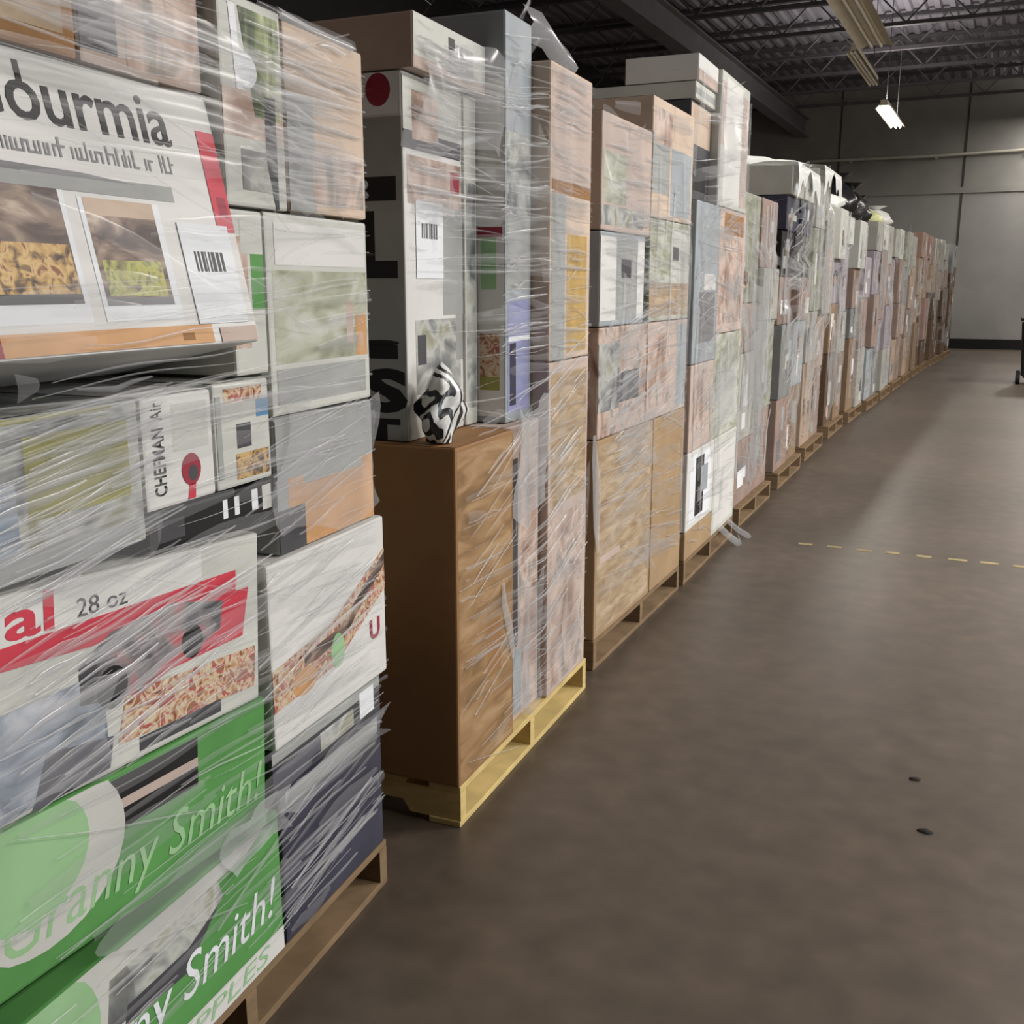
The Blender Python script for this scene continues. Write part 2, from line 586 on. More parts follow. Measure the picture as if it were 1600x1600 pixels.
# ------------------------------------------------------------------ the hall
FLOOR_M = bpy.data.materials.new('worn concrete floor')
def floor_material():
    m = FLOOR_M
    m.use_nodes = True
    nt = m.node_tree
    b = nt.nodes['Principled BSDF']
    tc = nt.nodes.new('ShaderNodeTexCoord')
    n1 = nt.nodes.new('ShaderNodeTexNoise'); n1.inputs['Scale'].default_value = 0.7; n1.inputs['Detail'].default_value = 6
    n2 = nt.nodes.new('ShaderNodeTexNoise'); n2.inputs['Scale'].default_value = 9; n2.inputs['Detail'].default_value = 8
    mx = nt.nodes.new('ShaderNodeMath'); mx.operation = 'ADD'
    ml = nt.nodes.new('ShaderNodeMath'); ml.operation = 'MULTIPLY'; ml.inputs[1].default_value = 0.5
    r = nt.nodes.new('ShaderNodeValToRGB')
    r.color_ramp.elements[0].position = 0.30; r.color_ramp.elements[0].color = lin((68, 59, 50)) + (1,)
    r.color_ramp.elements[1].position = 0.70; r.color_ramp.elements[1].color = lin((102, 88, 76)) + (1,)
    e = r.color_ramp.elements.new(0.5); e.color = lin((84, 74, 64)) + (1,)
    for n in (n1, n2):
        nt.links.new(tc.outputs['Object'], n.inputs['Vector'])
    nt.links.new(n1.outputs['Fac'], mx.inputs[0])
    nt.links.new(n2.outputs['Fac'], mx.inputs[1])
    nt.links.new(mx.outputs[0], ml.inputs[0])
    nt.links.new(ml.outputs[0], r.inputs[0])
    nt.links.new(r.outputs[0], b.inputs['Base Color'])
    b.inputs['Roughness'].default_value = 0.42
    b.inputs['Specular IOR Level'].default_value = 0.5
floor_material()
WALL_M = mat('painted block wall', (150, 148, 144), 0.8, 0.06, 2.0)
WALL_U = mat('grey upper wall paint', (142, 140, 134), 0.8, 0.08, 2.0)
WALL_D = mat('dark grey wall', (70, 68, 66), 0.85, 0.1, 2.0)
DECK = mat('dark steel roof deck', (128, 124, 132), 0.6, 0.12, 1.5)
STEEL = mat('grey painted steel', (112, 110, 112), 0.5, 0.15, 4)
STEEL_D = mat('dark primed steel', (84, 80, 84), 0.6, 0.15, 4)

XL, XR, Y0, Y1, ZC = -9.0, 6.5, -5.0, 28.1, 6.3

def struct(name, mb):
    return tag(mb.build(name), kind='structure')

m = MB(); m.box(XL, XR, Y0, Y1, -0.1, 0.0, FLOOR_M); struct('floor', m)
m = MB(); m.box(XL - 0.15, XL, Y0, Y1, 0, ZC, WALL_D); struct('wall_left', m)
m = MB()
m.box(XR, XR + 0.15, 5.2, Y1, 0, ZC, WALL_M)
m.box(XR, XR + 0.15, Y0, 2.2, 0, ZC, WALL_M)
m.box(XR, XR + 0.15, 2.2, 5.2, 3.0, ZC, WALL_M)
struct('wall_right', m)
m = MB()
m.box(XR - 0.06, XR + 0.16, 5.2, 5.32, 0, 3.1, STEEL); m.box(XR - 0.06, XR + 0.16, 2.08, 2.2, 0, 3.1, STEEL); m.box(XR - 0.06, XR + 0.16, 2.08, 5.32, 3.0, 3.12, STEEL)
struct('added_door_1', m)  # unseen door frame, added to go around the side fill
m = MB(); m.box(XL - 0.15, XR + 0.15, Y0 - 0.15, Y0, 0, ZC, WALL_D); struct('wall_front', m)
m = MB()
m.box(XL - 0.15, XR + 0.15, Y1, Y1 + 0.2, 0, 3.75, WALL_M)
m.box(XL - 0.15, XR + 0.15, Y1, Y1 + 0.2, 3.75, ZC, WALL_U)
m.box(XL - 0.15, XR + 0.15, Y1 - 0.03, Y1, 3.72, 3.86, WALL_U)
for x in (-7.4, -4.3, -1.36, 1.6, 4.5):                    # joints between the wall panels
    m.box(x - 0.02, x + 0.02, Y1 - 0.015, Y1, 0, ZC, WALL_D)
struct('wall_back', m)
m = MB(); m.box(XL, XR, Y1 - 0.08, Y1 - 0.032, 0, 0.24, mat('black wall base', (22, 20, 18), 0.7, 0.1), bev=0.01); struct('baseboard_back', m)
# corrugated roof deck: ribs run along the hall
m = MB()
rows = [[], []]
x = XL - 0.15
k = 0
while x < XR + 0.15:
    for (dx, dz) in ((0, 0), (0.09, 0), (0.12, 0.05), (0.21, 0.05)):
        rows[0].append((x + dx, Y0 - 0.15, ZC + dz)); rows[1].append((x + dx, Y1 + 0.2, ZC + dz))
    x += 0.24
m.grid(rows, DECK, smooth=False)
m.box(XL - 0.15, XR + 0.15, Y0 - 0.15, Y1 + 0.2, ZC + 0.06, ZC + 0.2, DECK)
struct('ceiling', m)

# open web roof joists across the hall, one object each
def joist(y):
    m = MB()
    zt, zb = ZC - 0.01, ZC - 0.62
    m.box(XL, XR, y - 0.05, y + 0.05, zt - 0.06, zt, STEEL_D)
    m.box(XL, XR, y - 0.05, y + 0.05, zb, zb + 0.06, STEEL_D)
    x = XL
    up = True
    while x < XR - 0.5:
        a, b = (zb + 0.05, zt - 0.05) if up else (zt - 0.05, zb + 0.05)
        m.tube([(x, y, a), (x + 0.5, y, b)], 0.016, STEEL, 6)
        x += 0.5
        up = not up
    struct('ceiling_beam', m)
y = 8.0
while y < Y1 - 0.5:
    joist(y)
    y += 1.85
# girders along the hall
for x in (-5.2, 2.9):
    m = MB()
    m.box(x - 0.12, x + 0.12, Y0, Y1, ZC - 0.66, ZC - 0.63, STEEL)
    m.box(x - 0.02, x + 0.02, Y0, Y1, ZC - 1.05, ZC - 0.66, STEEL)
    m.box(x - 0.14, x + 0.14, Y0, Y1, ZC - 1.09, ZC - 1.05, STEEL)
    struct('ceiling_beam', m)

# conduit on the back wall
m = MB()
PIPE = mat('pale conduit', (190, 186, 172), 0.5, 0.05)
m.tube([(-5.0, Y1 - 0.07, 4.62), (-2.0, Y1 - 0.07, 4.60), (1.0, Y1 - 0.07, 4.66), (XR - 0.1, Y1 - 0.07, 4.66)], 0.035, PIPE, 8)
for x in (-4, -2, 0, 2, 4):
    m.box(x - 0.03, x + 0.03, Y1 - 0.075, Y1 - 0.001, 4.54, 4.60, PIPE)
tag(m.build('conduit_pipe'), 'pale horizontal conduit pipe fixed along the upper back wall', 'pipe')

# worn dashes painted across the aisle
PAINT = mat('worn yellow floor paint', (150, 136, 100), 0.7, 0.25, 20)
m = MB()
q = random.Random(3)
x = -1.02
while x < 2.4:
    L = q.uniform(0.07, 0.1)
    yy = 6.1 + q.uniform(-0.006, 0.006)
    m.box(x, x + L, yy - 0.022, yy + 0.022, 0.0, 0.0015, PAINT)
    x += 0.165
tag(m.build('floor_marking'), kind='structure')

# ------------------------------------------------------------------ strip lights
GLOW = bpy.data.materials.new('lit lamp tube')
GLOW.use_nodes = True
b_ = GLOW.node_tree.nodes['Principled BSDF']
b_.inputs['Emission Color'].default_value = (1, 0.97, 0.95, 1)
b_.inputs['Emission Strength'].default_value = 14
ENAMEL = mat('cream enamelled steel', (214, 204, 180), 0.45, 0.08, 4)
TUBE_OFF = mat('unlit lamp tube', (214, 208, 192), 0.3, 0.02)

def strip_light(x, y0, y1, z, wd, lit, label, power=60):
    root = bpy.data.objects.new('strip_light', None)
    COL.objects.link(root)
    root.location = (x, (y0 + y1) / 2, z)
    tag(root, label, 'ceiling light', 'strip lights under the roof')
    L = (y1 - y0) / 2
    m = MB()
    m.box(-wd * 0.22, wd * 0.22, -L, L, 0.06, 0.14, ENAMEL, bev=0.01)
    m.build('housing', root)
    m = MB()                                              # flared reflector wings
    for s in (-1, 1):
        m.grid([[(s * wd * 0.2, -L, 0.07), (s * wd * 0.5, -L, 0.0)], [(s * wd * 0.2, L, 0.07), (s * wd * 0.5, L, 0.0)]], ENAMEL, False)
        m.grid([[(s * wd * 0.2, -L, 0.08), (s * wd * 0.5, -L, 0.012)], [(s * wd * 0.2, L, 0.08), (s * wd * 0.5, L, 0.012)]], ENAMEL, False)
    m.box(-wd * 0.25, wd * 0.25, -L, L, 0.045, 0.06, ENAMEL)
    m.build('reflector', root)
    for s in (-1, 1):
        m = MB()
        m.tube([(s * wd * 0.14, -L + 0.04, 0.02), (s * wd * 0.14, L - 0.04, 0.02)], 0.02, GLOW if lit else TUBE_OFF, 10)
        m.build('lamp_tube', root)
    for t in (-0.7, 0.7):
        m = MB()
        m.tube([(0, L * t, 0.14), (0, L * t, ZC - z)], 0.006, STEEL_D, 6)
        m.build('hanger_rod', root)
    if lit:
        area('strip_light_glow', (x, (y0 + y1) / 2, z - 0.03), wd * 0.6, L * 1.8, power)
        area('strip_light_uplight', (x, (y0 + y1) / 2, z + 0.16), wd * 0.6, L * 1.8, power * 0.5, LAMP, (math.pi, 0, 0))
    return root
strip_light(-1.86, 10.0, 14.6, 4.45, 0.42, False, 'long unlit cream strip light high above the aisle, nearer one')
strip_light(-2.17, 14.75, 17.2, 4.45, 0.16, False, 'narrow unlit strip light continuing beyond the wider cream one')
strip_light(-2.28, 19.3, 21.8, 4.45, 0.26, True, 'short glowing white strip light above the far stacks', 90)
strip_light(-2.9, 7.6, 10.0, 5.1, 0.3, True, 'lit strip light just above the picture edge over the tall stacks', 90)

# ------------------------------------------------------------------ stack one: the nearest, printed appliance boxes
G1 = 'boxes on the nearest pallet stack'
f1 = Frame(-1.264, 1.45, 5.47, 0.556)
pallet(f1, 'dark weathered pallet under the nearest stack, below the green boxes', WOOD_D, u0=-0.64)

def green_art(mb, fm, sm, w, h):
    # ringed plate at one end and a dark pan across the middle
    disc(mb, 0.10, h * 0.66, 0.17, h * 0.52, fm, OFFW, 28, 0.0017)
    disc(mb, 0.07, h * 0.72, 0.12, h * 0.38, fm, LGREEN, 28, 0.0019)
def lower_art(mb, fm, sm, w, h):
    green_art(mb, fm, sm, w, h)
    mb.face([fm(0.20, 0.18, 0.0017), fm(0.40, 0.16, 0.0017), fm(0.52, 0.24, 0.0017), fm(0.50, 0.30, 0.0017), fm(0.22, 0.30, 0.0017)], GREYPIC)
    mb.face([fm(0.24, 0.165, 0.0019), fm(0.40, 0.155, 0.0019), fm(0.51, 0.235, 0.0019), fm(0.41, 0.20, 0.0019), fm(0.25, 0.20, 0.0019)], DGREY)
    mb.face([fm(0.20, 0.27, 0.0019), fm(0.60, 0.285, 0.0019), fm(0.67, 0.312, 0.0019), fm(0.22, 0.312, 0.0019)], OFFW)

carton(f1, -0.63, 0.085, 0.125, 0.445, 0.9, GREEN, 'bright green box on the nearest pallet, with white lettered strip along its bottom', G1,
       front=[(0.0, 0.715, 0.0, 0.055, WHITE)], extra=lower_art,
       texts=[('Granny Smith!', 0.01, 0.69, 0.075, 0.185, LABEL, dict(shear=0.25)), ('APPLES', 0.33, 0.66, 0.01, 0.046, LGREEN, dict(shear=0.2))], name='printed_box')
carton(f1, -0.63, 0.045, 0.502, 0.757, 0.9, GREEN, 'green box with big pale ring, under the red machine box', G1, roll=R(4.5), extra=green_art,
       front=[(0.22, 0.46, 0.155, 0.245, BLACK), (0.26, 0.46, 0.19, 0.207, KRAFT_P)],
       texts=[('Granny Smith!', 0.02, 0.66, 0.03, 0.13, LGREEN, dict(shear=0.25))], name='printed_box')

def machine_art(mb, fm, sm, w, h):
    # a sloping red band with a dark machine standing across it
    mb.face([fm(0.0, h - 0.105, 0.002), fm(0.60, h - 0.125, 0.002), fm(0.60, h - 0.06, 0.002), fm(0.0, h - 0.075, 0.002)], RED)
    mb.face([fm(0.40, h - 0.20, 0.0021), fm(0.62, h - 0.19, 0.0021), fm(0.64, h - 0.10, 0.0021), fm(0.44, h - 0.10, 0.0021)], RED)
    mb.face([fm(0.20, h - 0.20, 0.0023), fm(0.34, h - 0.22, 0.0023), fm(0.55, h - 0.16, 0.0023), fm(0.56, h - 0.11, 0.0023), fm(0.42, h - 0.085, 0.0023), fm(0.27, h - 0.10, 0.0023), fm(0.20, h - 0.14, 0.0023)], MOWPIC)
    disc(mb, 0.27, h - 0.19, 0.035, 0.035, fm, BLACK, 18, 0.0025)
    disc(mb, 0.47, h - 0.165, 0.03, 0.03, fm, BLACK, 18, 0.0025)
    mb.face([fm(0.0, 0.0, 0.002), fm(0.26, 0.02, 0.002), fm(0.25, 0.17, 0.002), fm(0.0, 0.16, 0.002)], BLUEPIC)
    mb.face([fm(0.10, 0.0, 0.0022), fm(0.26, 0.01, 0.0022), fm(0.27, 0.06, 0.0022), fm(0.13, 0.08, 0.0022)], NAVY)
    mb.face([fm(0.28, 0.04, 0.002), fm(0.66, 0.03, 0.002), fm(0.66, 0.11, 0.002), fm(0.30, 0.12, 0.002)], FOOD3)
    mb.face([fm(0.33, 0.012, 0.0022), fm(0.55, 0.012, 0.0022), fm(0.55, 0.036, 0.0022), fm(0.33, 0.036, 0.0022)], DGREY)
carton(f1, -0.63, 0.045, 0.762, 1.092, 0.9, OFFW, 'white box with red band and dark machine picture above the green boxes', G1, roll=R(4.5), extra=machine_art,
       front=[(0.0, 0.50, 0.255, 0.33, WHITE)],
       texts=[('al', 0.065, 0.155, 0.262, 0.322, RED, dict(bold=0.02)), ('28 oz', 0.20, 0.31, 0.268, 0.297, DGREY)], name='printed_box')
carton(f1, -0.63, -0.242, 1.096, 1.325, 0.8, GREYPIC, 'grey film-blurred box with olive print patch below the overhanging white box', G1,
       front=[(0.0, 0.37, 0.0, 0.04, GREYW), (0.15, 0.36, 0.08, 0.20, OLIVE), (0.02, 0.33, 0.22, 0.275, OLIVE), (0.0, 0.13, 0.04, 0.14, BLUEPIC)], name='printed_box')
carton(f1, -0.236, 0.128, 1.066, 1.134, 0.8, BLACK, 'flat black box with small white windows in its print, mid stack', G1,
       front=[(0.02, 0.09, 0.015, 0.05, DGREY), (0.20, 0.214, 0.02, 0.055, LABEL), (0.235, 0.25, 0.02, 0.055, LABEL), (0.29, 0.31, 0.018, 0.058, LABEL), (0.325, 0.355, 0.012, 0.06, OFFW)], name='printed_box')
def chef_art(mb, fm, sm, w, h):
    disc(mb, 0.118, 0.055, 0.026, 0.028, fm, MAROON, 20, 0.002)
    disc(mb, 0.122, 0.048, 0.013, 0.014, fm, DGREY, 16, 0.0023)
    mb.face([fm(0.105, 0.004, 0.002), fm(0.125, 0.004, 0.002), fm(0.128, 0.03, 0.002), fm(0.11, 0.03, 0.002)], RED)
carton(f1, -0.236, -0.052, 1.138, 1.325, 0.8, WHITE, 'white box with upright black lettering and dark red disc, on the flat black box', G1, extra=chef_art,
       texts=[('CHEFMAN', 0.022, 0.052, 0.022, 0.135, BLACK, dict(up=True, bold=0.015)), ('Air', 0.022, 0.05, 0.148, 0.178, BLACK, dict(up=True))],
       front=[(0.075, 0.17, 0.09, 0.17, OFFW)], name='printed_box')
carton(f1, -0.046, 0.128, 1.138, 1.331, 0.8, OFFW, 'white box with small food pictures beside the upright black lettering', G1,
       front=[(0.03, 0.15, 0.155, 0.182, FOOD3), (0.13, 0.17, 0.122, 0.155, BLUEP), (0.065, 0.11, 0.07, 0.115, DGREY), (0.06, 0.165, 0.012, 0.06, FOOD1), (0.005, 0.02, 0.02, 0.17, GREYW)], name='printed_box')
# the overhanging air fryer box, leaning back on its lower rear edge
def fryer_art(mb, fm, sm, w, h):
    microprint(mb, 0.06, 0.52, 0.278, 0.306, fm, GREY, 4)
    mb.face([fm(0.0, 0.232, 0.002), fm(0.50, 0.232, 0.002), fm(0.50, 0.256, 0.002), fm(0.0, 0.256, 0.002)], GREYW)
    mb.face([fm(0.0, 0.252, 0.0023), fm(0.42, 0.252, 0.0023), fm(0.30, 0.260, 0.0023), fm(0.0, 0.264, 0.0023)], GREY)
    # power mark standing in the letter o
    mb.face([fm(0.222, 0.375, 0.0024), fm(0.232, 0.375, 0.0024), fm(0.232, 0.403, 0.0024), fm(0.222, 0.403, 0.0024)], BLACK)
carton(f1, -0.63, 0.022, 1.406, 1.826, 0.33, WHITE, 'white air fryer box with big black lettering, overhanging and leaning back', G1, v=-0.06, tilt=-R(12), extra=fryer_art,
       texts=[('Gourmia', 0.11, 0.53, 0.322, 0.402, BLACK, dict(bold=0.012))],
       front=[(0.065, 0.255, 0.045, 0.245, LABEL), (0.075, 0.245, 0.072, 0.235, DARKPIC), (0.078, 0.242, 0.085, 0.155, FOOD1), (0.075, 0.245, 0.072, 0.086, DGREY),
              (0.28, 0.455, 0.045, 0.225, LABEL), (0.29, 0.44, 0.068, 0.215, DARKPIC), (0.30, 0.43, 0.082, 0.135, FOOD2), (0.29, 0.44, 0.068, 0.080, GREY), (0.29, 0.44, 0.20, 0.225, KRAFT_T),
              (0.60, 0.648, 0.19, 0.36, RED), (0.615, 0.640, 0.215, 0.25, MAROON), (0.08, 0.52, 0.004, 0.034, ORANGE), (0.0, 0.08, 0.004, 0.034, MAROON), (0.44, 0.47, 0.010, 0.022, KRAFT_D), (0.54, 0.645, 0.003, 0.028, KRAFT_P)],
       stick=[(0.49, 0.625, 0.035, 0.20, 'bars')], name='printed_box')
carton(f1, -0.63, -0.275, 1.824, 2.12, 0.7, KRAFT_D, 'brown carton lying over the white air fryer box at the nearest stack top', G1, v=0.03, tape=TAPE,
       front=[(0.02, 0.33, 0.03, 0.27, TANPIC)])
carton(f1, -0.268, 0.02, 1.824, 1.985, 0.7, KRAFT_P, 'scuffed pinkish carton beside the brown one on the nearest stack top', G1, v=0.03, tape=TAPE,
       front=[(0.0, 0.08, 0.02, 0.165, DGREY), (0.10, 0.28, 0.01, 0.17, PINKPIC)])  # dark strip at the edge paints the shaded gap between the two cartons
# far column of the same stack
carton(f1, 0.095, 0.545, 0.125, 0.472, 0.9, NAVY, 'navy black printed box standing on the nearest pallet beside the green ones', G1,
       front=[(0.02, 0.20, 0.03, 0.12, NAVY), (0.05, 0.40, 0.10, 0.11, GREY), (0.30, 0.43, 0.26, 0.34, DGREY), (0.02, 0.43, 0.305, 0.345, GREYW)], name='printed_box')
carton(f1, 0.072, 0.548, 0.476, 0.576, 0.9, DGREY, 'slim black box with a white square, atop the navy box', G1,
       front=[(0.0, 0.47, 0.07, 0.095, GREYW), (0.19, 0.34, 0.02, 0.062, GREYPIC), (0.37, 0.44, 0.02, 0.085, LABEL), (0.0, 0.18, 0.01, 0.06, NAVY)], name='printed_box')
def fruit_art(mb, fm, sm, w, h):
    mb.face([fm(0.0, 0.17, 0.002), fm(0.24, 0.20, 0.002), fm(0.49, 0.31, 0.002), fm(0.49, 0.21, 0.002), fm(0.25, 0.10, 0.002), fm(0.0, 0.08, 0.002)], FOOD3)
    mb.face([fm(0.12, 0.165, 0.0023), fm(0.27, 0.18, 0.0023), fm(0.49, 0.30, 0.0023), fm(0.49, 0.27, 0.0023), fm(0.28, 0.145, 0.0023), fm(0.12, 0.14, 0.0023)], DARKPIC)
    disc(mb, 0.12, 0.11, 0.05, 0.03, fm, ORANGE, 16, 0.0024)
    disc(mb, 0.26, 0.13, 0.03, 0.04, fm, LGREEN, 16, 0.0024)
carton(f1, 0.072, 0.565, 0.580, 0.968, 0.9, WHITE, 'white box with slanting food picture strip and dark red U mark', G1, extra=fruit_art, v=-0.012,
       texts=[('U', 0.41, 0.46, 0.10, 0.15, MAROON, dict(bold=0.03))], name='printed_box')
carton(f1, 0.142, 0.545, 0.972, 1.247, 0.9, GREYW, 'grey box with orange lower half, below the pale sage green box', G1,
       front=[(0.04, 0.40, 0.0, 0.15, ORANGE), (0.0, 0.40, 0.15, 0.27, GREYW), (0.10, 0.35, 0.13, 0.20, GREYW), (0.0, 0.10, 0.0, 0.09, DGREY)], name='printed_box')
carton(f1, 0.142, 0.545, 1.251, 1.638, 0.9, OFFW, 'pale sage green and white box, high in the nearest stack', G1,
       front=[(0.02, 0.395, 0.10, 0.28, GRILLPIC), (0.14, 0.38, 0.18, 0.275, GRILLPIC), (0.30, 0.33, 0.13, 0.22, KRAFT_P), (0.34, 0.39, 0.10, 0.19, ORANGE), (0.02, 0.38, 0.02, 0.09, GREYW), (0.03, 0.39, 0.29, 0.37, WHITE)], name='printed_box')
carton(f1, 0.032, 0.136, 1.339, 1.636, 0.8, OFFW, 'narrow box with leaf green mark between air fryer box and sage box', G1,
       front=[(0.0, 0.05, 0.05, 0.25, PINKPIC), (0.06, 0.10, 0.12, 0.22, GREEN), (0.03, 0.1, 0.22, 0.28, OFFW)], name='printed_box')
def bottle_art(mb, fm, sm, w, h):
    mb.face([fm(0.10, 0.16, 0.002), fm(0.185, 0.16, 0.002), fm(0.185, 0.34, 0.002), fm(0.06, 0.34, 0.002)], BOTTLEPIC)
    mb.face([fm(0.045, 0.20, 0.0023), fm(0.065, 0.20, 0.0023), fm(0.05, 0.34, 0.0023), fm(0.03, 0.34, 0.0023)], LABEL)
    disc(mb, 0.075, 0.235, 0.035, 0.03, fm, LABEL, 18, 0.0024)
    mb.face([fm(0.05, 0.03, 0.002), fm(0.15, 0.03, 0.002), fm(0.15, 0.10, 0.002), fm(0.05, 0.10, 0.002)], GREYPIC)
    mb.face([fm(0.13, 0.08, 0.0022), fm(0.155, 0.0, 0.0022), fm(0.165, 0.0, 0.0022), fm(0.165, 0.2, 0.0022), fm(0.13, 0.2, 0.0022)], DGREY)
carton(f1, 0.032, 0.228, 1.642, 1.998, 0.8, OFFW, 'narrow box with green bottle picture and round white mark, stack top', G1, extra=bottle_art,
       front=[(0.0, 0.19, 0.12, 0.2, PINKPIC)], name='printed_box')
carton(f1, 0.236, 0.548, 1.645, 1.990, 0.8, KRAFT_T, 'plain pinkish tan carton at far top corner of the nearest stack', G1, tape=TAPE,
       front=[(0.0, 0.10, 0.0, 0.22, GREYW), (0.09, 0.30, 0.02, 0.12, PINKPIC)])
film(f1, 'clear stretch film around the nearest stack of printed appliance boxes', 300, 0.14, 2.0, 1, slope=0.03, longest=0.7,
     regions=[(-0.6, 0.0, 1.80, 2.0, 60, 0.0), (0.03, 0.55, 1.65, 1.98, 70, 0.0), (-0.60, -0.15, 1.05, 1.32, 90, 0.12), (-0.6, 0.1, 0.74, 1.04, 70, 0.14), (0.0, 0.54, 0.6, 1.2, 60, 0.2), (0.0, 0.54, 0.15, 0.46, 20, 0.2)],
     sheets=[(-0.10, 0.10, 0.40, 0.50, 2), (0.10, 0.54, 0.42, 0.50, 1), (0.14, 0.54, 1.0, 1.25, 1), (-0.62, -0.25, 1.05, 1.3, 0), (0.24, 0.45, 1.65, 1.85, 0), (-0.62, -0.36, 0.76, 0.92, 1), (-0.4, 0.05, 0.42, 0.50, 1)],
     tails=[(0.02, (0.22, 0.0, 2.0), (0.35, 0.01, 1.995), (0.50, 0.0, 1.992))])

# ------------------------------------------------------------------ stack two: tall white boxes over plain brown cartons
G2 = 'boxes on the second pallet stack'
f2 = Frame(-1.275, 2.325, 3.17, 1.115)
pallet(f2, 'pale yellow new wooden pallet under the plain tall brown cartons', WOOD)
carton(f2, -0.008, 0.392, 0.125, 1.088, 1.12, KRAFT_D, 'tall plain brown carton at the near corner of the pale yellow pallet', G2, tape=TAPE,
       front=[(0.01, 0.385, 0.01, 0.95, picture('brown scuffed print', [(126, 98, 66), (152, 120, 84), (172, 142, 106)], 9, (0.6, 1, 2.2), rough=0.6)), (0.20, 0.30, 0.25, 0.42, KRAFT_D)], side=[(0.22, 0.32, 0.80, 0.93, KRAFT_D)])
carton(f2, 0.400, 0.682, 0.125, 1.088, 1.05, KRAFT_P, 'tall film-covered carton standing in the middle of the second pallet', G2, v=0.03,
       front=[(0.02, 0.10, 0.25, 0.86, DGREY), (0.11, 0.27, 0.02, 0.92, PINKPIC), (0.0, 0.13, 0.02, 0.24, BLUEW)], tape=TAPE)  # tall dark strip paints the shade of the gap by this recessed carton
carton(f2, 0.690, 1.090, 0.125, 1.262, 1.10, KRAFT_P, 'tall pinkish brown carton at the far end of the second pallet', G2,
       front=[(0.02, 0.38, 0.02, 0.62, PINKPIC), (0.02, 0.38, 0.66, 1.1, TANPIC)], tape=TAPE)
def letter_side(mb, fm, sm, w, h):
    def r(a0, a1, b0, b1, m, e):
        mb.face([sm(a1, b0, e), sm(a0, b0, e), sm(a0, b1, e), sm(a1, b1, e)], m)
    r(0.004, 0.89, 0.004, 0.83, GREYW, 0.0012)  # grey panel puts the shade of this white end into its colour
    r(0.010, 0.13, 0.835, 0.94, LABEL, 0.0014)
    disc(mb, 0.068, 0.895, 0.036, 0.040, sm, MAROON, 22, 0.002)
    for (s, b0, b1) in (('I', 0.625, 0.685), ('L', 0.43, 0.60), ('i', 0.22, 0.27)):
        put_text(mb, s, 0.135, 0.022, b0, b1, BLACK, sm, up=False, bold=0.06)
    put_text(mb, 'S', 0.135, 0.0, 0.075, 0.195, BLACK, sm, bold=0.05)
    put_text(mb, 'T', 0.145, 0.025, 0.0, 0.06, BLACK, sm, bold=0.07)
carton(f2, 0.030, 0.380, 1.092, 2.030, 0.9, WHITE, 'tall white box with big black letters and round red mark on its end', G2, v=0.155, extra=letter_side,
       front=[(0.0, 0.34, 0.0, 0.10, OFFW), (0.05, 0.33, 0.12, 0.32, GREYPIC), (0.22, 0.35, 0.33, 0.60, GREYW), (0.30, 0.345, 0.2, 0.7, GREYW), (0.02, 0.34, 0.62, 0.74, PINKPIC), (0.06, 0.11, 0.20, 0.28, DGREY), (0.27, 0.33, 0.66, 0.72, MAROON),
              (0.0, 0.34, 0.755, 0.80, DGREY), (0.0, 0.35, 0.80, 0.93, OFFW), (0.05, 0.2, 0.78, 0.90, PINKPIC)],
       stick=[(0.06, 0.22, 0.43, 0.63, 'bars')], name='printed_box')
carton(f2, 0.386, 0.470, 1.092, 2.030, 0.9, OFFW, 'slim white box squeezed between tall white box and bluish grey one', G2, v=0.15,
       front=[(0.01, 0.075, 0.05, 0.7, GREYPIC)], name='printed_box')
def plant_side(mb, fm, sm, w, h):
    def r(a0, a1, b0, b1, m, e):
        mb.face([sm(a1, b0, e), sm(a0, b0, e), sm(a0, b1, e), sm(a1, b1, e)], m)
    r(0.004, 0.095, 0.02, 0.99, WHITE, 0.0015)
    r(0.02, 0.085, 0.10, 0.27, FOOD3, 0.002)
    r(0.02, 0.085, 0.10, 0.14, OLIVE, 0.0023)
    r(0.03, 0.08, 0.40, 0.55, LGREEN, 0.002)
    r(0.01, 0.09, 0.55, 0.58, MAROON, 0.002)
carton(f2, 0.476, 0.682, 1.092, 2.262, 0.9, BLUEW, 'tallest bluish grey box with lavender lower panel on the second stack', G2, v=0.06, extra=plant_side,
       front=[(0.0, 0.2, 0.85, 1.16, BLUEW), (0.01, 0.19, 0.62, 0.85, GREYPIC), (0.01, 0.19, 0.40, 0.62, GREYW), (0.015, 0.19, 0.03, 0.37, PURPLE), (0.03, 0.08, 0.05, 0.24, NAVY), (0.09, 0.18, 0.24, 0.36, PURPLE), (0.02, 0.195, 0.245, 0.26, LABEL)], name='printed_box')
carton(f2, 0.690, 1.088, 1.266, 2.165, 0.95, KRAFT_T, 'tall tan carton with amber tape at the far top of second stack', G2, tape=TAPE,
       front=[(0.01, 0.39, 0.55, 0.89, KRAFT_P), (0.01, 0.14, 0.0, 0.55, GREYW), (0.16, 0.36, 0.02, 0.40, TAPE_Y), (0.01, 0.39, 0.52, 0.56, KRAFT_D)])
carton(f2, 0.030, 0.470, 2.034, 2.165, 0.95, KRAFT_P, 'film-clouded flat pinkish box lying on top of the tall white box', G2, v=0.12,
       front=[(0.0, 0.44, 0.03, 0.13, OFFW), (0.20, 0.36, 0.02, 0.10, GREYW), (0.20, 0.24, 0.08, 0.11, BLACK)], name='printed_box')

